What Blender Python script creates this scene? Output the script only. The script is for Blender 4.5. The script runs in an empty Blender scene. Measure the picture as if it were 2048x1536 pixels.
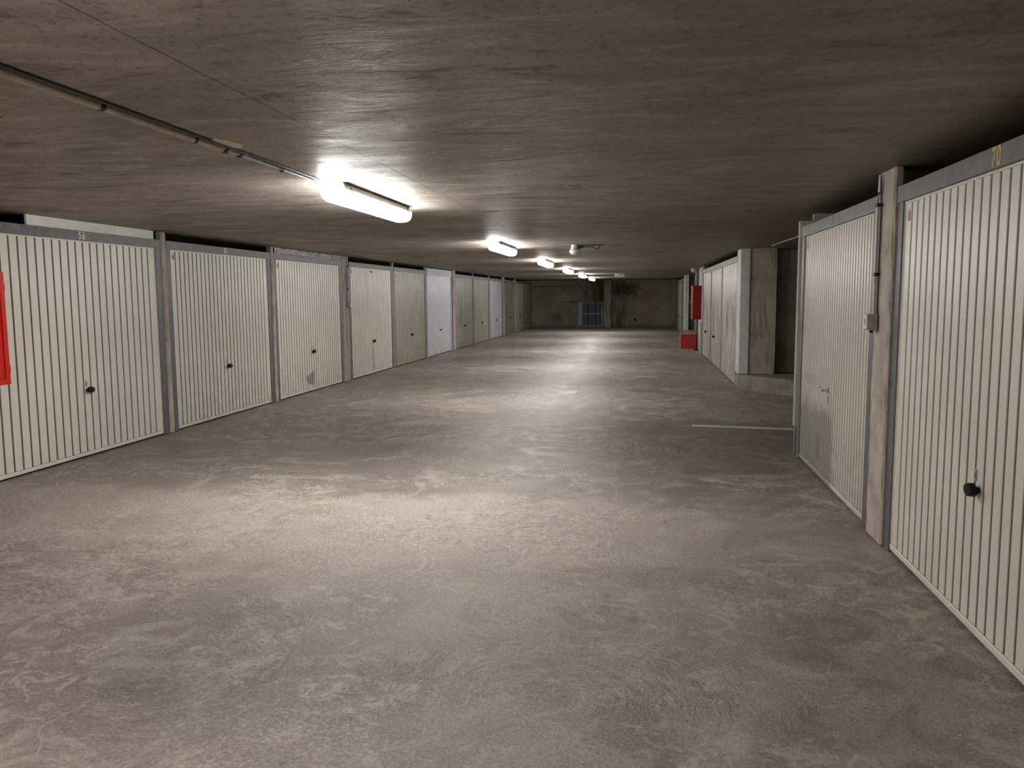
import bpy, bmesh, math, random
from mathutils import Vector, Matrix
SC = bpy.context.scene
COL = SC.collection
PI = math.pi
# ---------------------------------------------------------------- camera
F_PX, EYE = 1631.0, 1.5
YAW, PIT, ROL = [math.radians(a) for a in (8.95861391, 6.1420752, -0.37089471)]
def ray(u, v):
    a, b = u - 1024, v - 768
    c, s = math.cos(-ROL), math.sin(-ROL); a, b = a*c - b*s, a*s + b*c
    r, d, up = a/F_PX, 1.0, -b/F_PX
    c, s = math.cos(PIT), math.sin(PIT); fw = d*c + up*s; z = -d*s + up*c
    c, s = math.cos(YAW), math.sin(YAW)
    return Vector((r*c - fw*s, r*s + fw*c, z))
cam_d = bpy.data.cameras.new('camera'); cam = bpy.data.objects.new('camera', cam_d); COL.objects.link(cam)
fwd = ray(1024, 768).normalized(); rgt = (ray(2024, 768) - ray(1024, 768)).normalized(); up = rgt.cross(fwd)
cam.matrix_world = Matrix(((rgt.x, up.x, -fwd.x, 0), (rgt.y, up.y, -fwd.y, 0), (rgt.z, up.z, -fwd.z, EYE), (0, 0, 0, 1)))
cam_d.sensor_width = 36; cam_d.lens = F_PX/2048*36; cam_d.clip_start = .05; cam_d.clip_end = 200
SC.camera = cam
# ---------------------------------------------------------------- world and exposure
w = bpy.data.worlds.new('world'); SC.world = w; w.use_nodes = True
w.node_tree.nodes['Background'].inputs[0].default_value = (.5, .5, .5, 1)
w.node_tree.nodes['Background'].inputs[1].default_value = 0.02
vs = SC.view_settings; vs.view_transform = 'Standard'; vs.look = 'None'; vs.gamma = 1; vs.use_curve_mapping = False
vs.exposure = 0.4
SC.cycles.max_bounces = 6; SC.cycles.diffuse_bounces = 4; SC.cycles.glossy_bounces = 2; SC.cycles.use_adaptive_sampling = True; SC.cycles.adaptive_threshold = .08; SC.cycles.caustics_reflective = False; SC.cycles.caustics_refractive = False
LAMP_POWER = 66.0
LAMP_COLOR = (1.0, .98, .965)
# ---------------------------------------------------------------- layout (metres, camera at x=0 y=0)
XL, XR, XF, XG = -5.196, 1.457, 1.575, 1.62
ZC, YB = 2.225, 39.05
ZDL, ZHL, ZDR, ZHR = 2.045, 2.133, 2.011, 2.101
LEFT = {56:(5.80,8.20),57:(8.49,10.88),58:(11.17,13.67),59:(14.23,16.65),60:(16.93,19.36),61:(19.64,22.12),62:(22.68,25.10),
        63:(25.36,27.81),64:(28.09,30.61),65:(31.26,33.66),66:(34.02,36.42),67:(36.62,38.93)}
LAMPS = [-5.8, -.25, 5.0, 10.75, 16.05, 21.3, 26.8, 32.3]
LAMP_X = -1.93
# ================================================================ material helpers
def srgb(r, g, b):
    f = lambda c: (c/255/12.92) if c/255 <= .04045 else ((c/255+.055)/1.055)**2.4
    return (f(r), f(g), f(b), 1)
class NT:
    def __init__(s, name, rough=.6, spec=.4, metal=0):
        s.m = bpy.data.materials.new(name); s.m.use_nodes = True; s.t = s.m.node_tree
        s.b = s.t.nodes['Principled BSDF']; s.b.inputs['Roughness'].default_value = rough
        s.b.inputs['Specular IOR Level'].default_value = spec; s.b.inputs['Metallic'].default_value = metal
        s.co = s.t.nodes.new('ShaderNodeTexCoord').outputs['Object']
    def n(s, kind): return s.t.nodes.new('ShaderNode'+kind)
    def link(s, a, b):
        if hasattr(a, 'is_output') or isinstance(a, bpy.types.NodeSocket): s.t.links.new(a, b)
        else: b.default_value = a
    def math(s, op, a, b=0, c=0, clamp=False):
        n = s.n('Math'); n.operation = op; n.use_clamp = clamp
        for i, v in enumerate((a, b, c)): s.link(v, n.inputs[i])
        return n.outputs[0]
    def mapping(s, scale=(1,1,1), loc=(0,0,0), rot=(0,0,0), src=None):
        n = s.n('Mapping'); s.link(src or s.co, n.inputs[0]); n.inputs[1].default_value = loc; n.inputs[2].default_value = rot; n.inputs[3].default_value = scale
        return n.outputs[0]
    def noise(s, scale, detail=4, rough=.6, dist=0, vec=None, w=None):
        n = s.n('TexNoise'); s.link(vec if vec is not None else s.co, n.inputs['Vector'])
        n.inputs['Scale'].default_value = scale; n.inputs['Detail'].default_value = detail
        n.inputs['Roughness'].default_value = rough; n.inputs['Distortion'].default_value = dist
        return n.outputs['Fac']
    def vor(s, scale, vec=None, feature='F1'):
        n = s.n('TexVoronoi'); n.feature = feature; s.link(vec if vec is not None else s.co, n.inputs['Vector']); n.inputs['Scale'].default_value = scale
        return n.outputs['Distance']
    def xyz(s, vec=None):
        n = s.n('SeparateXYZ'); s.link(vec if vec is not None else s.co, n.inputs[0]); return n.outputs
    def step(s, v, a, b, lo=0, hi=1):
        n = s.n('MapRange'); n.interpolation_type = 'SMOOTHSTEP'; s.link(v, n.inputs[0])
        for i, q in enumerate((a, b, lo, hi)): n.inputs[i+1].default_value = q
        return n.outputs[0]
    def mix(s, fac, a, b, mode='MIX'):
        n = s.n('Mix'); n.data_type = 'RGBA'; n.blend_type = mode; s.link(fac, n.inputs[0]); s.link(a, n.inputs[6]); s.link(b, n.inputs[7]); return n.outputs[2]
    def box(s, cx, cz, hx, hz, soft=.03, wob=0, ax=(0, 2)):
        o = s.xyz(); x, z = o[ax[0]], o[ax[1]]
        if wob:
            nz = s.math('MULTIPLY', s.math('SUBTRACT', s.noise(5, 4), .5), wob*2)
            x = s.math('ADD', x, nz); z = s.math('ADD', z, nz)
        dx = s.math('SUBTRACT', s.math('ABSOLUTE', s.math('SUBTRACT', x, cx)), hx)
        dz = s.math('SUBTRACT', s.math('ABSOLUTE', s.math('SUBTRACT', z, cz)), hz)
        return s.step(s.math('MAXIMUM', dx, dz), -soft, soft, 1, 0)
    def bump(s, h, strength=.3, dist=.01, prev=None):
        n = s.n('Bump'); s.link(h, n.inputs['Height']); n.inputs['Strength'].default_value = strength; n.inputs['Distance'].default_value = dist
        if prev is not None: s.link(prev, n.inputs['Normal'])
        return n.outputs[0]
    def out(s, col=None, rough=None, norm=None):
        if col is not None: s.link(col, s.b.inputs['Base Color'])
        if rough is not None: s.link(rough, s.b.inputs['Roughness'])
        if norm is not None: s.link(norm, s.b.inputs['Normal'])
        return s.m
def plain(name, c, rough=.5, spec=.4, metal=0, var=.12, scale=20):
    t = NT(name, rough, spec, metal); c = (*c[:3], 1)
    d = tuple(v*(1-var*2) for v in c[:3]) + (1,)
    return t.out(t.mix(t.step(t.noise(scale), .3, .7), c, d))
# ---- floor
def mat_floor():
    t = NT('floor_concrete', .5, .4); x, y, z = t.xyz()
    big = t.noise(.55, 5, .62, .6); mid = t.noise(2.1, 5, .68, 1.6); fine = t.noise(75, 3, .8)
    col = t.mix(t.step(big, .38, .62), (.235,.2,.166,1), (.335,.29,.242,1))
    wob = t.math('MULTIPLY', t.math('SUBTRACT', t.noise(1.1, 5, .72), .5), 1.7)
    yy = t.math('ADD', y, wob)
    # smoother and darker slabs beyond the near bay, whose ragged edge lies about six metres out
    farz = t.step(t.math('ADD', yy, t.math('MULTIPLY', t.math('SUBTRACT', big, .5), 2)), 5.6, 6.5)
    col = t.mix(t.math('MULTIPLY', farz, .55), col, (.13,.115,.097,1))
    col = t.mix(t.math('MULTIPLY', t.step(mid, .5, .62), .6), col, (.42,.38,.325,1))
    col = t.mix(t.math('MULTIPLY', t.step(mid, .46, .36), .6), col, (.15,.133,.115,1))
    near = t.math('MULTIPLY', t.step(yy, 6.1, 5.7), t.step(yy, 3.3, 4.9))
    near = t.math('MULTIPLY', near, t.step(t.math('ADD', x, wob), 1.1, -.8))
    col = t.mix(t.math('MULTIPLY', near, .35), col, (.44,.395,.325,1))
    grit = t.noise(42, 4, .8); salt = t.step(grit, .53, .6)
    rg = t.math('MULTIPLY', salt, t.math('ADD', t.math('MULTIPLY', near, .55), t.math('MULTIPLY', t.step(t.noise(1.4, 4, .6), .5, .6), .45)))
    col = t.mix(rg, col, (.58,.53,.44,1))
    dk = t.math('MULTIPLY', t.step(grit, .45, .37), t.step(t.noise(1.2, 5, .65, 0, t.mapping(loc=(4,1,0))), .45, .6)); col = t.mix(t.math('MULTIPLY', dk, .6), col, (.12,.105,.09,1))
    m2 = t.noise(9, 5, .75, 1.2, t.mapping((1, 1, 1), (2, 5, 0))); pk = t.step(t.noise(.9, 3, .6, 0, t.mapping(loc=(9,2,0))), .42, .58)
    col = t.mix(t.math('MULTIPLY', t.math('MULTIPLY', t.step(m2, .52, .6), pk), .55), col, (.53,.475,.395,1))
    col = t.mix(t.math('MULTIPLY', t.math('MULTIPLY', t.step(m2, .44, .36), pk), .55), col, (.12,.103,.086,1))
    # rectangular cooler repair strips
    st = t.math('MULTIPLY', t.box(-3.4, 7.3, 2.2, .55, .12, .35, (0, 1)), .4); col = t.mix(st, col, (.13,.122,.108,1))
    st = t.math('MULTIPLY', t.box(.9, 8.4, 1.1, 1.5, .3, .5, (0, 1)), .4); col = t.mix(st, col, (.12,.108,.092,1))
    # trowel sweeps: streaks that follow arcs about a few centres
    sweep = None
    for k, (cx, cy, r0, r1, fr) in enumerate(((-.3, 2.85, .1, .95, 46), (-1.9, 3.0, .15, .9, 44), (-1.15, 2.15, .1, .75, 50), (-3.3, 3.3, .2, 1.3, 34), (-.6, 8.1, .3, 1.3, 24))):
        dx, dy = t.math('SUBTRACT', x, cx), t.math('SUBTRACT', y, cy)
        rr = t.math('SQRT', t.math('ADD', t.math('MULTIPLY', dx, dx), t.math('MULTIPLY', dy, dy)))
        an = t.math('ARCTAN2', dy, dx)
        cb = t.n('CombineXYZ'); t.link(t.math('MULTIPLY', t.math('ADD', rr, t.math('MULTIPLY', wob, .2)), fr), cb.inputs[0]); t.link(t.math('MULTIPLY', t.math('ABSOLUTE', an), 3.2), cb.inputs[1]); cb.inputs[2].default_value = k*3.7
        nn = t.math('SUBTRACT', t.noise(1.0, 3, .7, 0, cb.outputs[0]), .5)
        m = t.math('MULTIPLY', t.step(t.math('ADD', rr, wob), r1, r1*.6), t.step(t.math('SINE', t.math('ADD', t.math('MULTIPLY', an, 1.0), k*1.9)), -.5, .2))
        c = t.math('MULTIPLY', nn, m); sweep = c if sweep is None else t.math('ADD', sweep, c)
    col = t.mix(t.math('MULTIPLY', t.step(sweep, .03, .12), .28), col, (.52,.475,.41,1))
    col = t.mix(t.math('MULTIPLY', t.step(sweep, -.04, -.14), .38), col, (.12,.105,.09,1))
    iso = t.math('ABSOLUTE', t.math('SUBTRACT', t.noise(.9, 2, .4, 2.2), .5))
    scr = t.math('MULTIPLY', t.step(iso, .006, .0015), t.step(t.noise(3.1, 3), .5, .6))
    col = t.mix(t.math('MULTIPLY', scr, .4), col, (.55,.5,.43,1))
    spots = t.math('MULTIPLY', t.step(t.vor(1.15), .042, .03), t.step(t.noise(.8, 1), .42, .5))
    col = t.mix(t.math('MULTIPLY', spots, .7), col, (.06,.055,.05,1))
    crumbs = t.math('MULTIPLY', t.step(t.vor(7.5), .05, .035), t.step(t.noise(1.1, 2), .5, .56))
    col = t.mix(t.math('MULTIPLY', crumbs, .8), col, (.05,.045,.04,1))
    col = t.mix(t.math('MULTIPLY', t.step(fine, .5, .64), .35), col, (.5,.455,.39,1))
    col = t.mix(t.math('MULTIPLY', t.step(fine, .48, .36), .45), col, (.12,.105,.09,1))
    chalk = t.math('MULTIPLY', t.box(.12, 4.78, .09, .12, .08, .05, (0, 1)), .3); col = t.mix(chalk, col, (.4,.45,.42,1))
    rough = t.math('SUBTRACT', t.step(mid, .3, .65, .46, .7), t.math('MULTIPLY', farz, .08))
    nb = t.bump(sweep, .7, .012)
    nb = t.bump(m2, .4, .012, nb)
    nb = t.bump(grit, .6, .006, nb)
    nb = t.bump(fine, .35, .004, nb)
    return t.out(col, rough, nb)
def mat_ceiling():
    t = NT('ceiling_concrete', .5, .28); x, y, z = t.xyz()
    a = t.noise(1.1, 5, .7, .5); s = t.noise(3.2, 5, .75, .8, t.mapping((.55, 1.5, 1)))
    col = t.mix(t.step(a, .35, .65), (.245,.217,.178,1), (.335,.298,.248,1))
    col = t.mix(t.math('MULTIPLY', t.step(s, .52, .66), .6), col, (.5,.45,.385,1))
    col = t.mix(t.math('MULTIPLY', t.step(s, .45, .33), .75), col, (.11,.09,.073,1))
    st = t.noise(9, 5, .65, .6, t.mapping((.35, 2.4, 1)))
    col = t.mix(t.math('MULTIPLY', t.step(st, .64, .74), .35), col, (.055,.042,.034,1))
    col = t.mix(t.math('MULTIPLY', t.step(st, .36, .26), .3), col, (.32,.28,.23,1))
    w1 = t.math('MULTIPLY', t.math('SUBTRACT', t.noise(3, 3), .5), .025)
    dy = t.math('ABSOLUTE', t.math('SUBTRACT', t.math('FRACT', t.math('DIVIDE', t.math('ADD', t.math('ADD', y, w1), -.54+8.95), 1.79)), .5))
    jy = t.math('MULTIPLY', t.step(dy, .0035, .001), t.step(t.noise(.8, 3), .38, .55))
    dx = t.math('ABSOLUTE', t.math('ADD', t.math('ADD', x, w1), 1.41)); jx = t.step(dx, .007, .002)
    dx2 = t.math('ABSOLUTE', t.math('ADD', t.math('ADD', x, w1), 3.3)); jx2 = t.math('MULTIPLY', t.step(dx2, .006, .002), t.step(t.noise(.6, 2), .5, .6))
    jt = t.math('MAXIMUM', t.math('MAXIMUM', jx, jx2), t.math('MULTIPLY', jy, .7))
    col = t.mix(t.math('MULTIPLY', jt, .7), col, (.03,.024,.02,1))
    sp = t.math('MULTIPLY', t.step(t.vor(1.6), .035, .022), t.step(t.noise(.9, 1), .45, .52)); col = t.mix(sp, col, (.03,.022,.018,1))
    ru = t.math('MULTIPLY', t.step(t.vor(.75, t.mapping((.6, 1.8, 1))), .05, .03), .6); col = t.mix(ru, col, (.09,.03,.02,1))
    da = t.math('MULTIPLY', t.box(1.12, 2.84, .12, .05, .04, .06, (0, 1)), .6); col = t.mix(da, col, (.04,.028,.012,1))
    for (cx, cy, r) in ((-.73, 2.72, .05), (-.45, 2.68, .035)):
        col = t.mix(t.math('MULTIPLY', t.box(cx, cy, r, r*.6, .02, .02, (0, 1)), .6), col, (.045,.03,.03,1))
    # softer, darker green-brown tint towards the right side of the slab
    gr = t.math('MULTIPLY', t.step(t.math('ADD', x, t.math('MULTIPLY', a, 1.2)), -.8, 1.8), .65); col = t.mix(gr, col, (.18,.165,.118,1))
    nb = t.bump(jt, -.6, .006); nb = t.bump(s, .45, .012, nb); nb = t.bump(t.noise(40, 4, .7), .4, .004, nb)
    f = t.noise(30, 5, .75); col = t.mix(t.math('MULTIPLY', t.step(f, .46, .36), .6), col, (.1,.082,.065,1)); col = t.mix(t.math('MULTIPLY', t.step(f, .55, .68), .25), col, (.42,.38,.33,1))
    return t.out(col, t.step(s, .3, .7, .62, .45), nb)
def mat_concrete(name, c1, c2, dark, scale=2.5, streak=1, stain=.6, seed=0):
    t = NT(name, .8, .3)
    a = t.noise(scale, 6, .65, .4, t.mapping(loc=(seed*3.1, seed*1.7, seed)))
    s = t.noise(4, 5, .6, .3, t.mapping((2.2, 2.2, .22), (seed, 0, 0)))
    col = t.mix(t.step(a, .35, .65), (*c1, 1), (*c2, 1))
    col = t.mix(t.math('MULTIPLY', t.step(s, .52, .68), stain*streak), col, (*dark, 1))
    col = t.mix(t.math('MULTIPLY', t.step(a, .42, .3), stain*.6), col, (*dark, 1))
    nb = t.bump(a, .3, .01); nb = t.bump(t.noise(50, 4, .7), .35, .004, nb)
    return t.out(col, None, nb)
def mat_backwall():
    t = NT('back_wall_concrete', .85, .25); x, y, z = t.xyz()
    a = t.noise(1.3, 6, .65, .5); col = t.mix(t.step(a, .35, .65), (.25,.222,.17,1), (.35,.312,.245,1))
    s = t.noise(3, 5, .6, .4, t.mapping((2.4, 1, .3)))
    sx = t.math('MULTIPLY', t.step(x, -2.9, -2.2), t.step(x, -.4, -1.0)); up_ = t.step(t.math('ADD', z, t.math('MULTIPLY', a, .8)), 1.3, 2.1)
    col = t.mix(t.math('MULTIPLY', t.math('MULTIPLY', sx, t.step(s, .35, .6)), .85), col, (.085,.07,.048,1))
    col = t.mix(t.math('MULTIPLY', t.box(-1.85, 1.75, .3, .5, .2, .2), .7), col, (.07,.035,.012,1))
    col = t.mix(t.math('MULTIPLY', t.box(-.7, 1.75, .55, .3, .2, .3), .8), col, (.05,.045,.033,1))
    col = t.mix(t.math('MULTIPLY', t.box(0, .02, 8, .12, .12, .1), .5), col, (.04,.036,.03,1))
    col = t.mix(t.math('MULTIPLY', t.box(-3.95, .45, .25, .2, .15, .1), .4), col, (.04,.035,.025,1))
    col = t.mix(t.math('MULTIPLY', t.box(-4.3, 1.96, 1.2, .02, .02, .03), .7), col, (.04,.035,.03,1))
    col = t.mix(t.math('MULTIPLY', t.box(-3.25, 1.21, .32, .018, .012, .02), .8), col, (.03,.025,.02,1))
    col = t.mix(t.math('MULTIPLY', t.box(-4.6, 2.12, 2.2, .13, .03, .02), .3), col, (.32,.31,.27,1))
    return t.out(col, None, t.bump(a, .4, .02))
def mat_door(name, base, alt, dirt=.3, fine=0, patches=(), seed=0, rough=.38, streak=.3):
    t = NT(name, rough, .45)
    a = t.noise(1.7, 5, .6, .3, t.mapping(loc=(seed*2.3, 0, seed*1.1)))
    col = t.mix(t.step(a, .35, .65), (*base, 1), (*alt, 1))
    s = t.noise(3.0, 5, .65, .3, t.mapping((3, 1, .35), (seed*1.9, 0, 0)))
    x, y, z = t.xyz()
    col = t.mix(t.math('MULTIPLY', t.step(s, .5, .7), streak), col, (base[0]*.55, base[1]*.55, base[2]*.5, 1))
    if streak > .42:
        q = t.noise(2.2, 6, .7, .8, t.mapping((2.2, 1, .5), (seed*.7, 0, 2))); col = t.mix(t.math('MULTIPLY', t.step(q, .49, .6), streak), col, (base[0]*.28, base[1]*.28, base[2]*.26, 1))
        q = t.noise(5, 5, .7, .4, t.mapping((2.5, 1, .25), (seed*1.7, 0, 1))); col = t.mix(t.math('MULTIPLY', t.step(q, .5, .66), streak*.5), col, (min(1,base[0]*1.25), min(1,base[1]*1.25), base[2]*1.2, 1))
    low = t.math('MULTIPLY', t.step(t.math('ADD', z, t.math('MULTIPLY', t.math('SUBTRACT', a, .5), .9)), .75, .05), t.step(t.noise(6, 5, .7, .5, t.mapping(loc=(seed, 0, seed))), .4, .7))
    col = t.mix(t.math('MULTIPLY', low, dirt), col, (.16,.155,.12,1))
    for (cx, cz, hx, hz, soft, wob, c, f) in patches:
        col = t.mix(t.math('MULTIPLY', t.box(cx, cz, hx, hz, soft, wob), f), col, (*c, 1))
    # grime that has settled in the grooves, behind the front skin
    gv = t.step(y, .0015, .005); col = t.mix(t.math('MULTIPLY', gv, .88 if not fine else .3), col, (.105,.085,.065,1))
    return t.out(col, None, t.bump(t.noise(12, 3), .06, .004))
# ================================================================ mesh helpers
def tag(o, label=None, cat=None, group=None, kind=None):
    if label: o['label'] = label
    if cat: o['category'] = cat
    if group: o['group'] = group
    if kind: o['kind'] = kind
    return o
def empty(name, loc, rz, label, cat, group=None):
    o = bpy.data.objects.new(name, None); COL.objects.link(o); o.location = loc; o.rotation_euler = (0, 0, rz); o.empty_display_size = .1
    return tag(o, label, cat, group, 'thing')
def obj(name, bm, m, parent=None, smooth=False):
    me = bpy.data.meshes.new(name); bmesh.ops.recalc_face_normals(bm, faces=bm.faces); bm.to_mesh(me); bm.free()
    if smooth:
        me.polygons.foreach_set('use_smooth', [True]*len(me.polygons)); me.set_sharp_from_angle(angle=math.radians(40))
    me.materials.append(m); o = bpy.data.objects.new(name, me); COL.objects.link(o)
    if parent: o.parent = parent
    return o
def B(): return bmesh.new()
def box(bm, x0, x1, y0, y1, z0, z1, bev=0, seg=2):
    r = bmesh.ops.create_cube(bm, size=1)['verts']
    for v in r: v.co = ((x0+x1)/2 + v.co.x*(x1-x0), (y0+y1)/2 + v.co.y*(y1-y0), (z0+z1)/2 + v.co.z*(z1-z0))
    if bev:
        es = list({e for v in r for e in v.link_edges}); bmesh.ops.bevel(bm, geom=es, offset=bev, segments=seg, affect='EDGES', profile=.5)
    return bm
def prism(bm, pts, axis, a, b, bev=0):
    """closed outline of 2-D points extruded along axis (0,1,2) from a to b"""
    def co(p, h):
        return {0: (h, p[0], p[1]), 1: (p[0], h, p[1]), 2: (p[0], p[1], h)}[axis]
    v0 = [bm.verts.new(co(p, a)) for p in pts]; v1 = [bm.verts.new(co(p, b)) for p in pts]; n = len(pts); fs = []
    for i in range(n): bm.faces.new((v0[i], v0[(i+1) % n], v1[(i+1) % n], v1[i]))
    f0 = bm.faces.new(v0); f1 = bm.faces.new(v1)
    if bev: bmesh.ops.bevel(bm, geom=list(f0.edges), offset=bev, segments=3, affect='EDGES', profile=.5)
    return bm
def tube(bm, pts, r, seg=10, closed_ends=True):
    pts = [Vector(p) for p in pts]; rings = []
    for i, p in enumerate(pts):
        d = (pts[min(i+1, len(pts)-1)] - pts[max(i-1, 0)]).normalized()
        u = d.cross(Vector((0, 0, 1)));  u = d.cross(Vector((1, 0, 0))) if u.length < .05 else u
        u.normalize(); v = d.cross(u); rr = r[i] if isinstance(r, (list, tuple)) else r
        rings.append([bm.verts.new(p + u*math.cos(k*2*PI/seg)*rr + v*math.sin(k*2*PI/seg)*rr) for k in range(seg)])
    for a, b in zip(rings, rings[1:]):
        for k in range(seg): bm.faces.new((a[k], a[(k+1) % seg], b[(k+1) % seg], b[k]))
    if closed_ends: bm.faces.new(rings[0]); bm.faces.new(rings[-1])
    return bm
def lathe(bm, prof, seg=24, M=Matrix()):
    rings = [[bm.verts.new(M @ Vector((max(r, 1e-4)*math.cos(k*2*PI/seg), max(r, 1e-4)*math.sin(k*2*PI/seg), z))) for k in range(seg)] for r, z in prof]
    for a, b in zip(rings, rings[1:]):
        for k in range(seg): bm.faces.new((a[k], a[(k+1) % seg], b[(k+1) % seg], b[k]))
    bm.faces.new(rings[0]); bm.faces.new(rings[-1]); return bm
def rot(ax, deg): return Matrix.Rotation(math.radians(deg), 4, ax)
def text_bm(body, h, sx=.72, bold=.026, depth=.0006):
    cu = bpy.data.curves.new('txt', 'FONT'); cu.body = body; cu.size = 1; cu.extrude = .01; cu.space_character = 1.18; cu.offset = bold; cu.align_x = 'CENTER'; cu.align_y = 'CENTER'
    o = bpy.data.objects.new('txt', cu); me = bpy.data.meshes.new_from_object(o)
    bm = B(); bm.from_mesh(me); bpy.data.objects.remove(o); bpy.data.meshes.remove(me)
    zs = [v.co.y for v in bm.verts]; k = h/(max(zs)-min(zs)); c = (max(zs)+min(zs))/2; xs = [v.co.x for v in bm.verts]; cx = (max(xs)+min(xs))/2
    for v in bm.verts: v.co = Vector(((v.co.x-cx)*k*sx, -v.co.z/.01*depth, (v.co.y-c)*k))
    return bm
# ================================================================ materials
M = {}
M['floor'] = mat_floor(); M['ceiling'] = mat_ceiling(); M['back'] = mat_backwall()
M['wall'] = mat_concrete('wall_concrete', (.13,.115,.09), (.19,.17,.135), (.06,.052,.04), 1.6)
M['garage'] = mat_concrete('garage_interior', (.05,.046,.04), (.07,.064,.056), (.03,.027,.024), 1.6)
M['pier'] = mat_concrete('pier_concrete', (.36,.31,.26), (.48,.425,.365), (.22,.175,.145), 5, 1, .5)
M['pier2'] = mat_concrete('pier_concrete_grey', (.3,.27,.23), (.38,.345,.3), (.16,.14,.115), 6, 1, .6, 3)
M['recess'] = mat_concrete('recess_concrete', (.33,.305,.235), (.45,.415,.33), (.14,.125,.09), 2.2, 1, .7, 5)
M['kerb'] = mat_concrete('kerb_concrete', (.2,.178,.145), (.29,.262,.215), (.09,.078,.06), 3, .4, .7, 2)
M['white_paint'] = plain('white_paint', (.74,.73,.71), .5, .4, 0, .1, 5)
M['cream_paint'] = plain('cream_wall_paint', (.52,.48,.38), .6, .4, 0, .08, 4)
def mat_frame(name, c):
    t = NT(name, .45, .5); a = t.noise(7, 5, .65, .4); col = t.mix(t.step(a, .35, .65), (*c, 1), tuple(v*.78 for v in c)+(1,))
    s = t.noise(18, 4, .7, .2, t.mapping((1,1,.4))); col = t.mix(t.math('MULTIPLY', t.step(s, .6, .72), .5), col, (.28,.26,.24,1))
    return t.out(col, None, t.bump(a, .1, .003))
M['frame'] = mat_frame('grey_frame_paint', (.135,.13,.13)); M['frame_light'] = mat_frame('light_grey_frame_paint', (.3,.295,.28))
M['frame_white'] = mat_frame('white_frame_paint', (.48,.5,.56)); M['frame_dark'] = mat_frame('dark_frame_paint', (.1,.095,.09))
M['black'] = plain('black_plastic', (.006,.006,.006), .5, .2, 0, .1); M['chrome'] = plain('chrome', (.7,.69,.66), .2, .5, 1, .05)
M['steel'] = plain('galvanised_steel', (.42,.41,.4), .4, .5, .7, .15)
M['yellow'] = plain('yellow_number_paint', (.62,.5,.13), .55, .4, 0, .15, 40); M['pale_yellow'] = plain('pale_yellow_number_paint', (.78,.7,.38), .55, .4, 0, .1, 40)
M['faded'] = plain('faded_number_paint', (.24,.22,.15), .55, .4, 0, .25, 60)
M['red'] = plain('red_enamel', (.62,.018,.01), .35, .5, 0, .08, 8); M['red_box'] = plain('red_box_paint', (.42,.03,.012), .5, .4, 0, .12, 6)
M['shaded_red'] = plain('shaded_red_enamel', (.3,.006,.004), .5, .3); M['paler_red'] = plain('paler_red_enamel', (.4,.08,.05), .5, .3)  # far cabinet: shade on its side is put into the body red, door paler
M['pale_pink'] = plain('scuffed_edge', (.62,.3,.22), .5)
M['sticker_red'] = plain('sticker_red', (.3,.04,.03), .4, .5, 0, .3, 90); M['sticker_white'] = plain('sticker_white', (.6,.56,.5), .5)
M['plastic_grey'] = plain('grey_plastic', (.36,.34,.31), .45); M['plastic_white'] = plain('white_plastic', (.72,.71,.69), .35)
M['pipe'] = plain('conduit_plastic', (.6,.54,.42), .5, .4, 0, .2, 9); M['pipe_light'] = plain('pale_conduit', (.62,.6,.56), .35)
M['cable'] = plain('black_cable', (.012,.012,.012), .4); M['white_cable'] = plain('white_cable', (.6,.58,.52), .5)
M['plaster'] = plain('plaster', (.75,.66,.52), .9, .2, 0, .08, 30); M['line'] = plain('worn_line_paint', (.66,.64,.56), .7, .3, 0, .2, 25)
M['housing'] = plain('lamp_housing', (.5,.46,.4), .4, .4, 0, .08, 8)
M['blue'] = plain('blue_metal', (.075,.08,.135), .45, .5, .2, .12, 3); M['greywhite'] = plain('grey_white_metal', (.42,.43,.47), .5)
M['board'] = plain('white_board', (.75,.78,.68), .6, .3, 0, .06, 4)
M['hose'] = plain('pale_blue_plastic', (.42,.46,.68), .4); M['hose_dark'] = plain('dark_blue_plastic', (.05,.06,.14), .4)
def mat_lamp():
    m = bpy.data.materials.new('lamp_diffuser'); m.use_nodes = True; t = m.node_tree
    b = t.nodes['Principled BSDF']; b.inputs['Base Color'].default_value = (.8,.8,.8,1)
    b.inputs['Emission Color'].default_value = (*LAMP_COLOR, 1); b.inputs['Emission Strength'].default_value = LAMP_POWER
    return m
M['lamp'] = mat_lamp()
def mat_glass(name, c, rough):
    t = NT(name, rough, .5); t.b.inputs['Transmission Weight'].default_value = .5; t.b.inputs['IOR'].default_value = 1.3
    return t.out((*c, 1))
M['glass'] = mat_glass('ribbed_glass', (.8,.95,.85), .15)
def mat_plastic_sheet():
    t = NT('crumpled_sheet', .3, .6); a = t.noise(9, 4, .6, 1.5, t.mapping((1,1,2)))
    return t.out(t.mix(t.step(a, .4, .62), (.42,.41,.42,1), (.9,.88,.88,1)), None, t.bump(a, .8, .02))
M['sheet'] = mat_plastic_sheet()
# ================================================================ setting
def struct(name, bm, m): return tag(obj(name, bm, m), kind='structure')
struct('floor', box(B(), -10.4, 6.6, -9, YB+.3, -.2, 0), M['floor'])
struct('ceiling', box(B(), -10.4, 6.6, -9, YB+.3, ZC, ZC+.25), M['ceiling'])
struct('wall_back', box(B(), -10.4, 6.6, YB, YB+.3, 0, ZC), M['back'])
struct('wall_front', box(B(), -10.4, 6.6, -9.3, -9, 0, ZC), M['wall'])
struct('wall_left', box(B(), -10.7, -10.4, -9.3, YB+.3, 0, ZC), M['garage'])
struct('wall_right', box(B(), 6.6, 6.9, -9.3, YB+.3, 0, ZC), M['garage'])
# pilaster and worn kerb on the back wall
struct('trim_1', box(B(), -1.72, -1.38, YB-.06, YB, 0, ZC, .01), M['recess'])
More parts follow.
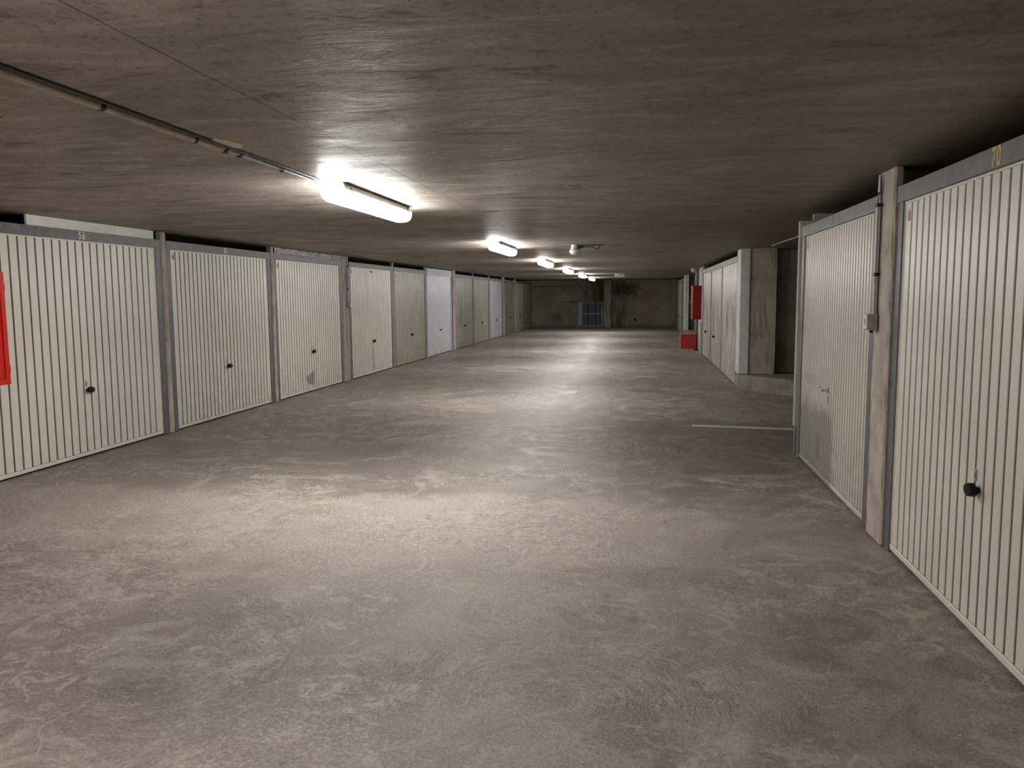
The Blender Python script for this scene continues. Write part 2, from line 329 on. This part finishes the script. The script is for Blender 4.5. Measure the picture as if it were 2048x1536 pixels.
# dividing walls between the lock-up garages (seen only through the slits over the doors)
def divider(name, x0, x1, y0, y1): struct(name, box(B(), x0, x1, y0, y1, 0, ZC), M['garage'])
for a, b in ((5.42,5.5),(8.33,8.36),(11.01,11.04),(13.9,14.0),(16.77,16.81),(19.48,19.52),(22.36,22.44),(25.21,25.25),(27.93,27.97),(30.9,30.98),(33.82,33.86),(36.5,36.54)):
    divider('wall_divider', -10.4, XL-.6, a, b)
# near part of both sides, behind and beside the camera
struct('wall_left_rear', box(B(), XL-.15, XL, -9, 5.16, 0, ZC), M['wall'])
struct('wall_right_rear', box(B(), XR, XR+.15, -9, 2.44, 0, ZC), M['wall'])
# recesses on the right
struct('wall_divider_right', box(B(), XR+.6, 6.6, 5.2, 5.3, 0, ZC), M['garage'])
struct('wall_recess_front', box(B(), XR+.09, 6.6, 7.84, 7.92, 0, ZC), M['recess'])
struct('wall_recess_end', box(B(), XF+.14, 2.115, 13.44, 14.1, .24, ZC), M['recess'])
struct('wall_recess_end.001', box(B(), 2.2, 6.6, 13.96, 14.16, 0, ZC), M['recess'])
struct('wall_recess_end.002', box(B(), XG+.0, 6.6, 31.0, 31.2, 0, ZC), M['recess'])
struct('wall_recess_front.001', box(B(), XF+.02, 6.6, 23.34, 23.5, 0, ZC), M['recess'])
struct('wall_recess_side', box(B(), 5.2, 5.35, 7.92, 13.96, 0, ZC), M['recess'])
struct('wall_recess_side.001', box(B(), 5.2, 5.35, 23.5, 31.0, 0, ZC), M['recess'])
struct('wall_right_middle', box(B(), XF+.022, XF+.13, 21.52, 23.32, 0, ZC), M['cream_paint'])
# ================================================================ piers
def pier(name, x0, x1, y0, y1, z1, m, label, group=None, cham=.012):
    bm = box(B(), x0, x1, y0+.006, y1-.006, 0, z1, cham, 1)
    bmesh.ops.subdivide_edges(bm, edges=[e for e in bm.edges if abs(e.verts[0].co.z-e.verts[1].co.z) > 1], cuts=24, use_grid_fill=True)
    rnd = random.Random(int(y0*100))
    for v in bm.verts:
        if .02 < v.co.z < z1-.02: v.co.x += rnd.uniform(-.003, .003); v.co.y += rnd.uniform(-.003, .003)
    return tag(obj(name, bm, m), label, 'pillar', group)
PL = 'concrete piers between the left-hand garage doors'
for (a, b, f, m, l) in (
    (5.16,5.70,.02,'pier','concrete pier behind the red cabinet left of garage door 56'),
    (8.30,8.39,.03,'pier','slim concrete pier between garage doors 56 and 57'),
    (10.98,11.07,.03,'pier','slim concrete pier between garage door 57 and the door with the crumpled sheet above it'),
    (13.79,14.12,.015,'pier2','wide concrete pier carrying the switch box in the left-hand row'),
    (16.75,16.83,.02,'pier2','slim pier between the slotted cream door and the next dirty cream door'),
    (19.46,19.54,.02,'pier2','slim pier just before the large white garage door on the left'),
    (22.24,22.56,.05,'pier','pale concrete pier just beyond the large white garage door'),
    (25.20,25.26,.02,'pier2','slim pier between the two dirty doors beyond the large white door'),
    (27.91,27.99,.02,'pier2','slim pier just before the smaller far white garage door'),
    (30.73,31.14,.03,'pier2','pale wide pier just beyond the smaller far white garage door'),
    (33.77,33.91,.02,'pier2','dark far pier past the grey-brown dirty garage door')):
    pier('concrete_pier', XL-.05, XL+f, a, b, ZC, M[m], l, PL)
pier('concrete_pier', XR-.035, XR+.02, 5.015, 5.335, ZC, M['pier'], 'rough concrete pier with light switch between the two near right garage doors')
# ================================================================ garage doors
def rib_panel(w, z0, z1, pitch, groove, depth):
    n = max(1, round((w-.02)/pitch)); p = (w-.02)/n; h = w/2; pts = [(-h, 0), (-h, .03)]; pts = []
    pts += [(-h, .028), (-h, 0)]; x = -h+.01
    for i in range(n+1):
        c = x + i*p
        if i in (0, n):
            pass
        g = groove/2
        if c-g > -h+.002 and c+g < h-.002: pts += [(c-g, 0), (c-g*.45, depth), (c+g*.45, depth), (c+g, 0)]
    pts += [(h, 0), (h, .028)]
    return prism(B(), pts, 2, z0, z1)
def knob_bm():
    """black two-lobed turning grip on a short stem, facing -y"""
    out = []
    for k in range(40):
        a = k/40*2*PI; r = .033 + .013*math.cos(2*a)
        x, z = r*math.cos(a)*1.02, .031*math.sin(a)
        if z < 0 and abs(x) < .014: z += .008*(1-abs(x)/.014)
        out.append((x, z))
    bm = prism(B(), out, 1, -.047, -.02, .006)
    lathe(bm, [(.014, 0), (.014, .034)], 14, rot('X', 90))
    return bm
def lever_bm():
    bm = B(); lathe(bm, [(.02, 0), (.02, .012), (.011, .014), (.011, .05)], 18, rot('X', 90))
    tube(bm, [(0, -.05, 0), (-.03, -.058, .006), (-.075, -.055, .016)], [.009, .008, .006], 10)
    return bm
def bar_handle_bm():
    bm = B(); lathe(bm, [(.017, 0), (.017, .01), (.01, .012), (.01, .04)], 14, rot('X', 90))
    tube(bm, [(-.06, -.042, -.016), (0, -.045, 0), (.075, -.042, .02)], [.01, .012, .008], 10); return bm
def garage_door(x, y0, y1, side, zd, zh, mat, frame, label, group, pitch=.09, groove=.024, depth=.013,
                handle='knob', number=None, nmat='faded', nsize=.068, noff=.02, sticker=True, jl=.1, jr=.1, hz=.64, slot=False, keyhole=True, header_over=0, nsx=.72, lean=0, hoff=0):
    w = y1-y0; root = empty('garage_door', (x, (y0+y1)/2, 0), side*PI/2, label, 'garage door', group)
    # panel with pressed vertical ribs, its skin on y=0, grooves going back
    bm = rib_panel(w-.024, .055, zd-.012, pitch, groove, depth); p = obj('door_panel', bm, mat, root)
    if lean: p.rotation_euler = (0, lean, 0)
    h = w/2
    bm = B(); box(bm, -h+.004, h-.004, -.008, .03, .018, .052, .004, 1); obj('bottom_rail', bm, mat, root)
    # grey frame
    bm = B(); prism(bm, [(-h-jl+.012, zd), (h+jr-.012, zd), (h+jr-.012, zh+header_over), (-h-jl+.012, zh+header_over)], 1, -.022, .07)
    hd = obj('header', bm, frame, root)
    for s, j in ((-1, jl), (1, jr)):
        a, b = (-h-j, -h) if s < 0 else (h, h+j)
        bm = B(); box(bm, a, b, -.014, .06, 0, zh-.02 if header_over == 0 else zh, .004, 1); obj('jamb', bm, frame, root)
        a, b = (-h, -h+.012) if s < 0 else (h-.012, h)
        bm = B(); box(bm, a, b, -.004, .03, .02, zd-.002); obj('side_stile', bm, mat, root)
    bm = B(); box(bm, -h+.012, h-.012, -.005, .03, zd-.014, zd-.001, .002, 1); obj('top_rail', bm, mat, root)
    hx = hoff
    if handle:
        bm = {'knob': knob_bm, 'lever': lever_bm, 'bar': bar_handle_bm}[handle]()
        o = obj('handle', bm, M['chrome'] if handle == 'lever' else M['black'], p, True); o.location = (hx, 0, hz)
    if keyhole:
        bm = B(); box(bm, -.0105, .0105, -.004, .003, -.028, .028, .003, 2); lathe(bm, [(.008, .003), (.008, .008)], 12, rot('X', 90))
        o = obj('lock', bm, M['steel'], p); o.location = (hx-.018 if side > 0 else hx-.03, 0, hz+(.062 if handle != 'lever' else -.075))
    if slot:
        bm = B(); box(bm, -.09, .09, -.006, .004, -.012, .012, .004, 1); o = obj('letter_slot', bm, M['black'], p); o.location = (-.03, 0, 2.0-.01)
    if number:
        o = obj('number', text_bm(number, nsize, nsx), M[nmat], hd); o.location = (noff, -.0228, (zd+zh)/2+.002)
    if sticker:
        bm = B(); box(bm, -.018, .018, -.0012, .0004, -.026, .026); o = obj('sticker', bm, M['sticker_red'], p); o.location = (-h+.014+.058, 0, zd-.085)
        bm = B(); box(bm, -.018, .018, -.0012, .0004, .028, .046); o = obj('sticker', bm, M['sticker_white'], p); o.location = (-h+.014+.058, 0, zd-.085)
    return root
CR, CR2 = (.72,.69,.59), (.66,.63,.53)
GL = 'garage doors along the left side'
D = lambda n, b=CR, a=CR2, **k: mat_door('door_paint_'+n, b, a, **k)
def L(n, m, label, **k):
    y0, y1 = LEFT[n]; return garage_door(XL, y0, y1, 1, ZDL, ZHL, m, k.pop('frame', M['frame']), label, GL, **k)
L(56, D('56', dirt=.12, streak=.1, seed=1), 'cream ribbed garage door numbered 56, nearest on the left', number='56', nmat='pale_yellow', nsize=.075, sticker=False, pitch=.101, nsx=.85)
L(57, D('57', dirt=.3, streak=.22, seed=2), 'cream ribbed garage door numbered 57', number='57', nmat='pale_yellow', nsize=.07, nsx=.72)
L(58, D('58', dirt=.3, streak=.3, seed=3, patches=((-.12,.2,.15,.09,.02,.16,(.2,.21,.19),.9),)), 'cream ribbed garage door with a grey repaired patch low down, crumpled sheet above', number='58')
L(59, D('59', dirt=.35, streak=.3, seed=4, patches=((-.02,.3,.035,.23,.02,.02,(.27,.25,.25),.8),)), 'cream ribbed garage door with a dark slot near its top and grey streak below', number='59', slot=True)
L(60, D('60', (.4,.385,.3), (.34,.33,.26), dirt=.6, streak=.35, seed=5), 'dirty olive-cream garage door just before the large white door', number='60')
L(61, D('61', (.6,.61,.66), (.55,.56,.61), dirt=.35, streak=.15, seed=6, fine=1), 'large white garage door with a white frame and slanting black bar handle', frame=M['frame_white'], groove=.012, depth=.003, pitch=.1, handle='bar', keyhole=False, sticker=False, header_over=.07)
L(62, D('62', (.34,.33,.25), (.28,.27,.21), dirt=1, streak=.45, seed=7), 'stained dirty cream garage door just beyond the large white door', number='62', sticker=False)
L(63, D('63', (.4,.395,.3), (.34,.335,.26), dirt=.7, streak=.4, seed=8), 'grimy cream garage door just before the smaller far white door', sticker=False)
L(64, D('64', (.5,.51,.55), (.45,.46,.5), dirt=.3, streak=.2, seed=9, fine=1), 'far white garage door with a black knob, the smaller-looking of the two white doors', groove=.012, depth=.003, pitch=.1, sticker=False)
L(65, D('65', (.2,.18,.15), (.16,.145,.12), dirt=.8, streak=.5, seed=10), 'grey-brown grimy garage door beyond the smaller white door', sticker=False)
L(66, D('66', (.3,.29,.22), (.25,.24,.19), dirt=.8, streak=.5, seed=11), 'far olive-cream garage door, last but one before the back wall on the left', sticker=False, jr=.09)
L(67, D('67', (.28,.275,.22), (.23,.225,.18), dirt=.8, streak=.5, seed=12), 'farthest garage door on the left, touching the back wall', sticker=False, jl=.09, keyhole=False)
GR = 'garage doors at the near right'
garage_door(XR+.0, 2.56, 4.92, -1, ZDR, ZHR, D('70', dirt=.08, streak=.08, seed=13), M['frame'], 'cream ribbed garage door numbered 70 at the right edge', GR, number='70', nmat='yellow', nsize=.085, noff=.05, jl=.09, nsx=.75, hz=.65, pitch=.0935)
garage_door(XR+.0, 5.51, 7.70, -1, ZDR, ZHR, D('71', (.6,.56,.47), (.55,.51,.42), dirt=.3, streak=.25, seed=14,
    patches=((-.55,.2,.7,.36,.06,.16,(.24,.225,.185),.8), (-.35,.25,.06,.1,.02,.04,(.17,.19,.17),.8), (-.75,.78,.2,.03,.05,.03,(.28,.27,.25),.5))), M['frame'],
    'worn cream garage door with a chrome lever handle and grey lower left corner', GR, pitch=.072, groove=.022, number='71', handle='lever', hz=.755, jl=.115, jr=.17)
GF = 'dirty garage doors along the right side beyond the recess'
fm = [D('far%d' % i, c, tuple(v*.85 for v in c), dirt=.8, streak=.75, seed=20+i, fine=1) for i, c in enumerate([(.62,.585,.49), (.52,.49,.41), (.6,.565,.475)])]
garage_door(XF, 13.98, 16.43, -1, 2.04, 2.13, fm[0], M['frame_light'], 'streaky off-white garage door beside the white-edged wall end, without a visible knob', GF, pitch=.14, groove=.012, depth=.004, sticker=False, handle=None, keyhole=False, jl=.08, jr=.08)
garage_door(XF, 16.57, 18.93, -1, 2.04, 2.13, fm[1], M['frame_light'], 'streaky grey middle garage door of the three beyond the recess', GF, pitch=.14, groove=.012, depth=.004, sticker=False, keyhole=False, jl=.05, jr=.06, hz=.61, hoff=-.2)
garage_door(XF, 19.04, 21.38, -1, 2.04, 2.13, fm[2], M['frame_light'], 'streaky off-white garage door beside the red wall cabinet', GF, pitch=.14, groove=.012, depth=.004, sticker=False, keyhole=False, jl=.05, jr=.05, hz=.62)
GB = 'far garage doors at the end of the right side'
for i, (a, b, c, l) in enumerate(((31.15,33.55,(.2,.19,.16),'far right grey garage door just past the second recess'), (33.75,36.2,(.4,.39,.31),'far right pale cream garage door, middle of the last three'), (36.4,38.85,(.2,.19,.15),'farthest right garage door next to the back wall'))):
    garage_door(XG, a, b, -1, 2.04, 2.13, D('end%d' % i, c, tuple(v*.85 for v in c), dirt=.6, streak=.5, seed=30+i), M['frame_light'], l, GB, sticker=False, keyhole=False, jl=.08, jr=.08)
# cream edge strip at the end of the partition beside door 71
tag(obj('edge_strip', box(B(), XR-.03, XR+.09, 7.86, 7.925, .27, 2.165, .006, 1), M['cream_paint']), 'tall narrow cream edge strip beyond the worn door with the chrome lever', 'trim strip')
tag(obj('edge_block', box(B(), XR-.02, XR+.085, 7.845, 7.92, 0, .268, .006, 1), M['frame']), 'short grey block at the foot of the tall cream edge strip', 'trim block')
# filler boards over doors 56 and 58
tag(obj('white_board', box(B(), XL-.012, XL+.01, 6.34, 8.19, 2.1345, 2.224, .002, 1), M['board']), 'long white board filling the slot above garage door 56', 'board')
bm = B(); n = 46; z0_, z1_ = 2.136, 2.222
rnd = random.Random(4); rows = []
for i in range(n+1):
    yy = 11.12 + (13.78-11.12)*i/n; r_ = []
    for j in range(5):
        r_.append(bm.verts.new((XL+.012+.01*math.sin(i*1.3+j)+rnd.uniform(-.007,.007), yy, z0_+(z1_-z0_-.006*rnd.random()*(j == 4))*j/4)))
    rows.append(r_)
for a, b in zip(rows, rows[1:]):
    for j in range(4): bm.faces.new((a[j], b[j], b[j+1], a[j+1]))
bmesh.ops.solidify(bm, geom=bm.faces[:], thickness=.003)
tag(obj('plastic_sheet', bm, M['sheet'], None, True), 'crumpled shiny grey plastic sheet stuffed above the third left garage door', 'plastic sheet')
# ================================================================ recess corner posts and kerbs
def corner_post(x, y, label):
    return tag(obj('corner_post', box(B(), x-.02, x+.135, y-.38, y+.08, .237, ZC, .012, 2), M['white_paint']), label, 'post', 'white corner posts at the recesses')
corner_post(XF, 13.80, 'tall white corner post at the near end of the three streaky garage doors')
corner_post(XG-.02, 30.9, 'far white-grey corner post seen just left of the red wall cabinet')
def kerb(name, x, y, label):
    bm = prism(B(), [(x-.025, y+.06), (x-.025, y-.42), (x+.02, y-.5), (x+.72, y-1.42), (x+1.6, y-2.3), (x+3.2, y-2.6), (x+3.2, y+.05)], 2, 0, .235, .012)
    return tag(obj(name, bm, M['kerb']), label, 'kerb', 'low concrete kerbs in the recesses')
kerb('concrete_kerb', XF, 13.8, 'low slanting concrete kerb below the tall white corner post')
bm = prism(B(), [(XG-.045, 30.96), (XG-.045, 30.45), (XG+.1, 30.3), (XG+3.2, 29.6), (XG+3.2, 30.96)], 2, 0, .235, .012)
tag(obj('concrete_kerb', bm, M['kerb']), 'distant concrete kerb in the far recess behind the red box', 'kerb', 'low concrete kerbs in the recesses')
# ================================================================ ceiling lamps
def lamp(first=None):
    root = empty('ceiling_lamp', (0,0,0), 0, 'x', 'ceiling lamp', 'fluorescent ceiling lamps in a row'); Ln = 1.56
    body = B(); hw = .085
    prism(body, [(-hw*.75, 0), (-hw*.85, -.012), (-hw, -.043), (hw, -.043), (hw*.85, -.012), (hw*.75, 0)], 1, .02, Ln-.02, .008); obj('housing', body, M['housing'], root)
    prof = [(.93*hw*math.copysign(abs(math.cos(a))**.5, math.cos(a)), -.0432-.078*max(0, math.sin(a))**.65) for a in [PI*k/14 for k in range(15)]]
    bm = B(); rings = []
    for (y, s) in ((.0, .72), (.012, .9), (.045, 1), (Ln-.045, 1), (Ln-.012, .9), (Ln, .72)):
        rings.append([bm.verts.new((x*(.85+.15*s) if s < 1 else x, y, -.0432+(z+.0432)*s)) for x, z in prof])
    for a, b in zip(rings, rings[1:]):
        for k in range(len(prof)-1): bm.faces.new((a[k], a[k+1], b[k+1], b[k]))
    for r in (rings[0], rings[-1]): bm.faces.new(r)
    for a, b in zip(rings, rings[1:]): bm.faces.new((a[0], a[-1], b[-1], b[0]))
    obj('diffuser', bm, M['lamp'], root, True)
    for s in (-1, 1):
        for y in (.14, Ln-.14):
            bm = B(); box(bm, s*hw-.004, s*hw+.004, y-.012, y+.012, -.056, -.02, .002, 1); obj('clip', bm, M['plastic_grey'], root)
    return root
LL = ['', '', 'long lit ceiling lamp nearest the camera, at the end of the conduit', 'second lit ceiling lamp, just left of the glass globe fitting', 'third lit ceiling lamp of the row', 'fourth lit ceiling lamp of the row', 'fifth lit ceiling lamp, last but one of the row', 'farthest lit ceiling lamp, above the blue hatch']
proto = lamp(); proto_kids = list(proto.children)
for i, y in enumerate(LAMPS):
    if i == 0: r = proto
    else:
        r = proto.copy(); COL.objects.link(r)
        for c in proto_kids: d = c.copy(); COL.objects.link(d); d.parent = r
    r.location = (LAMP_X, y, ZC)
    r['label'] = LL[i] or ('lit ceiling lamp behind the camera, farther one' if i == 0 else 'lit ceiling lamp just behind the camera')
# conduit feeding the nearest lamp
root = empty('ceiling_conduit', (-1.985, 3.7, ZC), 0, 'thin grey conduit with black clips running along the ceiling to the nearest lamp', 'conduit')
obj('pipe', tube(B(), [(0, -2.33, -.018), (0, .03, -.018)], .0135, 14), M['pipe'], root, True)
obj('thin_pipe', tube(B(), [(0, .0, -.013), (.0, .9, -.013), (.012, 1.30, -.022)], .0085, 12), M['pipe_light'], root, True)
obj('wire', tube(B(), [(.032, -2.33, -.006), (.03, .6, -.006), (.03, 1.3, -.01)], .0045, 8), M['cable'], root, True)
for y, r in ((-.86, .018), (-.21, .018), (.06, .017), (.21, .014), (.70, .014), (1.19, .013)):
    bm = B(); ring = []
    for k in range(13):
        a = PI*1.25*k/12 - .3; ring.append((0 + r*math.cos(a), -.015 - r*math.sin(a)))
    inner = [(x*.72, -.015+(z+.015)*.72) for x, z in ring][::-1]
    prism(bm, ring+inner, 1, y-.011, y+.011); o = obj('clip', bm, M['cable'], root)
bm = prism(B(), [(.058*math.cos(a)*(1+.1*math.sin(3*a)), .11*math.sin(a)*(1+.08*math.cos(4*a))) for a in [k/28*2*PI for k in range(28)]], 2, ZC-.004, ZC+.001)
o = obj('plaster_patch', bm, M['plaster']); o.location = (-1.93, 3.68, 0); tag(o, 'small pale oval plaster patch on the ceiling beside the conduit', 'plaster patch')
# round glass fitting
root = empty('globe_lamp', (-.93, 11.8, ZC), 0, 'unlit round ribbed glass fitting on the ceiling with a looped black cable', 'ceiling fitting')
obj('base', lathe(B(), [(.062, 0), (.062, -.045), (.056, -.05)], 24), M['plastic_grey'], root, True)
obj('clamp_ring', lathe(B(), [(.07, -.05), (.072, -.054), (.072, -.062), (.068, -.066)], 24), M['steel'], root, True)
obj('glass_bowl', lathe(B(), [(.066, -.064), (.082, -.075), (.086, -.095), (.078, -.118), (.052, -.138), (.012, -.145)], 28), M['glass'], root, True)
obj('bulb', lathe(B(), [(.01, -.05), (.03, -.075), (.032, -.095), (.02, -.115), (.004, -.122)], 16), M['plastic_white'], root, True)
bm = B(); box(bm, .06, .115, -.03, .03, -.05, -.004, .006, 1); obj('cable_gland', bm, M['cable'], root)
pts = [(.1, 0, -.03), (.17, 0, -.033), (.23, 0, -.032), (.26, 0, -.04), (.29, 0, -.058), (.32, 0, -.06), (.34, 0, -.045), (.345, 0, -.02), (.36, 0, -.006), (.42, 0, -.002)]
obj('cable', tube(B(), pts, .006, 10), M['cable'], root, True)
obj('cable', tube(B(), [(.1, 0, -.01), (.36, 0, -.008)], .007, 10), M['cable'], root, True)
# far white fitting and dome
root = empty('emergency_light', (-.69, 27.4, ZC), 0, 'small white unlit box fitting on the ceiling far down the aisle', 'ceiling fitting')
bm = prism(B(), [(-.15, -.0), (-.17, -.1), (.17, -.1), (.13, 0)], 1, -.07, .07, .01); obj('housing', bm, M['plastic_white'], root)
bm = B(); box(bm, -.15, .15, -.055, .055, -.118, -.099, .006, 1); obj('diffuser', bm, M['plastic_white'], root)
bm = B(); box(bm, -.03, .09, -.075, -.069, -.055, -.02, .002, 1); obj('mark', bm, M['plastic_grey'], root)
root = empty('dome_light', (1.43, 23.0, ZC), 0, 'small unlit dome fitting on the ceiling above the red wall cabinet', 'ceiling fitting')
obj('base', lathe(B(), [(.07, 0), (.085, -.02), (.085, -.045)], 20), M['plastic_white'], root, True)
obj('dome', lathe(B(), [(.08, -.045), (.06, -.085), (.02, -.11), (.004, -.113)], 20), plain('warm_dome', (.6,.42,.26), .3), root, True)
bm = B(); tube(bm, [(1.92, 12.75, ZC-.004), (1.925, 11.6, ZC-.005), (1.92, 10.9, ZC-.012), (1.93, 10.2, ZC-.005), (1.92, 8.0, ZC-.004)], .006, 8)
tag(obj('ceiling_cable', bm, M['white_cable'], None, True), 'thin white cable along the ceiling of the near recess', 'cable')
# ================================================================ switches
def switch(x, y, z, side, label, f=1):
    """side +1: on the left wall facing +x"""
    root = empty('light_switch', (x, y, z), side*PI/2, label, 'light switch', 'surface-mounted light switches on the piers')
    bm = B(); box(bm, -.035, .035, -.055, 0, -.05, .05, .005, 2); obj('switch_box', bm, M['plastic_grey'], root)
    bm = B(); box(bm, .037, .052, -.05, 0, -.05, .05, .004, 2) if False else box(bm, -.036*1, .036, -.068, -.0555, -.044, .044, .004, 2); obj('cover', bm, M['plastic_white'], root)
    bm = B(); box(bm, -.014, .014, -.076, -.068, -.02, .02, .004, 1); obj('button', bm, M['plastic_white'], root)
    bm = B(); lathe(bm, [(.011, -.065), (.011, -.049)], 12); o = obj('gland', bm, M['black'], root); o.location = (-.0, -.028, 0)
    top = ZC-z
    pts = [(0, -.018, .05), (0, -.018, top*.55), (0, -.018, top-.2), (.004, -.012, top-.12), (.012, -.012, top-.02)]
    obj('conduit', tube(B(), pts, .0095, 10), M['pipe_light'], root, True)
    obj('cable', tube(B(), [(.024, -.006, .05), (.024, -.006, top-.22), (.02, -.008, top-.1), (.015, -.008, top-.02)], .005, 8), M['cable'], root, True)
    for zz in (top*.32, top*.78):
        bm = B(); box(bm, -.016, .032, -.031, 0, zz-.01, zz+.01, .004, 1); obj('clip', bm, M['cable'], root)
    return root
switch(XR-.04, 5.255, 1.33, -1, 'white light switch with conduit on the near right concrete pier')
switch(XL+.02, 14.02, 1.375, 1, 'white light switch with conduit on the wide pier of the left row')
switch(XL+.036, 30.95, 1.36, 1, 'distant small switch on the pier beyond the far white garage door')
# ================================================================ red cabinets and box
def cabinet(x, y0, y1, z0, z1, d, side, label, mb='red', md='red'):
    """side +1: mounted on the left wall, front facing +x"""
    w = y1-y0; root = empty('fire_cabinet', (x, (y0+y1)/2, z0), side*PI/2, label, 'cabinet', 'red wall cabinets'); h = z1-z0
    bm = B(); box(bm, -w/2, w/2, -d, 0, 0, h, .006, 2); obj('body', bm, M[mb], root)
    bm = B(); fw = .045
    for (a, b, c, e) in ((-w/2, -w/2+fw, .0, h), (w/2-fw, w/2, 0, h), (-w/2+fw, w/2-fw, 0, fw), (-w/2+fw, w/2-fw, h-fw, h)):
        box(bm, a, b, -d-.025, -d-.0005, c, e, .004, 1)
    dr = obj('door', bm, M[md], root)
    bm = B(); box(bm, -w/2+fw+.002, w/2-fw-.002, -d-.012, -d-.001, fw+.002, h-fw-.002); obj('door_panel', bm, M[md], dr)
    for zz in (.12, h-.12):
        bm = lathe(B(), [(.008, zz-.03), (.008, zz+.03)], 10); o = obj('hinge', bm, M['red'], root); o.location = (w/2-.004, -d-.02, 0)
    bm = B(); box(bm, -w/2+.012, -w/2+.034, -d-.04, -d-.0255, h*.5-.03, h*.5+.05, .004, 1); obj('latch', bm, M['chrome'], dr)
    return root
cabinet(XL+.025, 5.10, 5.765, .83, 1.715, .20, 1, 'bright red wall cabinet cut off by the left edge, before door 56')
cabinet(XF, 21.62, 22.3, .87, 1.74, .23, -1, 'red wall cabinet with shade-darkened body hanging high on the far right side', 'shaded_red', 'paler_red')
root = empty('red_box', (1.33, 23.45, 0), 0, 'low red box with a pale rim on the floor below the hanging red cabinet', 'box')
bm = B(); box(bm, -.22, .225, 0, .42, 0, .40, .006, 1); obj('body', bm, M['red_box'], root)
bm = B(); box(bm, -.235, .235, -.012, .43, .401, .425, .004, 1); obj('lid', bm, M['pale_pink'], root)
bm = B(); box(bm, -.232, -.2, -.012, -.001, 0, .40, .003, 1); obj('edge_strip', bm, M['pale_pink'], root)
tag(obj('corner_guard', box(B(), XF-.035, XF+.03, 21.44, 21.51, 0, ZC, .008, 2), M['white_paint']), 'slim white corner post between the streaky door and the red cabinet', 'post')
tag(obj('floor_guard', box(B(), XF-.06, XF-.036, 21.42, 21.53, 0, .78, .004, 1), M['plastic_white']), 'short white guard board at the foot of the slim white post', 'guard')
root = empty('striped_pipe', (1.595, 24.1, 0), 0, 'blue and white ribbed vertical pipe behind the red wall cabinet', 'pipe')
bm = B(); tube(bm, [(0, 0, 0), (0, 0, ZC)], .048, 14); obj('core', bm, M['hose_dark'], root, True)
bm = B()
for k in range(46):
    z = .03+k*.0475; lathe(bm, [(.05, z), (.057, z+.006), (.057, z+.022), (.05, z+.028)], 14)
obj('bands', bm, M['hose'], root, True)
bm = B(); box(bm, XF-.09, XF-.065, 22.9, 23.1, 0, .03, .004); tag(obj('door_wedge', box(B(), XF-.13, XF-.02, 22.6, 22.75, 0, .035, .006), M['black']), 'small black wedge on the floor beside the red box', 'wedge'); bm.free()
# ================================================================ hatch on the back wall
root = empty('blue_hatch', (-2.36, YB, .12), 0, 'square blue metal hatch with pale frame on the far back wall', 'hatch')
W, H = 1.16, 1.06
bm = B(); box(bm, -W/2, -W/2+.19, -.10, -.001, 0, H, .006); box(bm, W/2-.04, W/2, -.10, -.001, 0, H, .006); box(bm, -W/2+.19, W/2-.04, -.09, -.001, H-.03, H, .004); obj('frame', bm, M['greywhite'], root)
pts = []
for k in range(25):
    x = -W/2+.19 + (W-.23)*k/24; pts.append((x, -.045-.018*math.cos(k/24*2*PI*2.5)))
bm = prism(B(), pts+[(W/2-.04, -.002), (-W/2+.19, -.002)], 2, .0, H-.03); obj('panel', bm, M['blue'], root, True)
bm = B(); box(bm, -W/2+.19, W/2+.03, -.115, -.08, .515, .545, .004); obj('crossbar', bm, M['pipe_light'], root)
bm = B(); box(bm, -W/2-.1, W/2+.1, -.2, -.001, -.12, -.001, .01); obj('sill', bm, M['kerb'], root)
# cables and iron ring on the back wall
for pts, l in (([(-3.05, 2.2), (-2.75, 1.9), (-2.6, 1.6), (-2.45, 1.35), (-2.4, 1.2)], 'dark cable hanging down the back wall above the left of the blue hatch'),
               ([(-2.2, 2.2), (-2.35, 1.85), (-2.1, 1.6), (-2.15, 1.4), (-2.05, 1.2)], 'dark cable curling down the back wall above the middle of the blue hatch'),
               ([(-5.0, .75), (-4.93, .45), (-4.88, .2), (-4.84, .02)], 'pale thin cable trailing down the back wall beside the last left door')):
    o = obj('wall_cable', tube(B(), [(x, YB-.012, z) for x, z in pts], .012, 8), M['cable'] if 'dark' in l else M['white_cable'], None, True); tag(o, l, 'cable')
bm = B(); n = 16; tube(bm, [(-1.25+.06*math.cos(k/n*2*PI), YB-.012, 1.25+.1*math.sin(k/n*2*PI)) for k in range(n+1)], .009, 8)
tag(obj('wall_ring', bm, M['steel'], None, True), 'small metal ring on the back wall right of the blue hatch', 'ring')
bm = lathe(B(), [(.07, 0), (.06, .04), (.02, .05)], 16, Matrix.Translation((-.25, YB, .36)) @ rot('X', 90))
tag(obj('wall_outlet', bm, M['black'], None, True), 'small black outlet low on the back wall', 'outlet')
# ================================================================ painted line
bm = prism(B(), [(.60, 9.46), (1.95, 9.30), (3.2, 9.2), (3.2, 9.28), (1.95, 9.42), (.60, 9.60)], 2, .0, .0025)
tag(obj('painted_line', bm, M['line']), 'pale painted line across the floor in front of the near recess', 'floor marking')
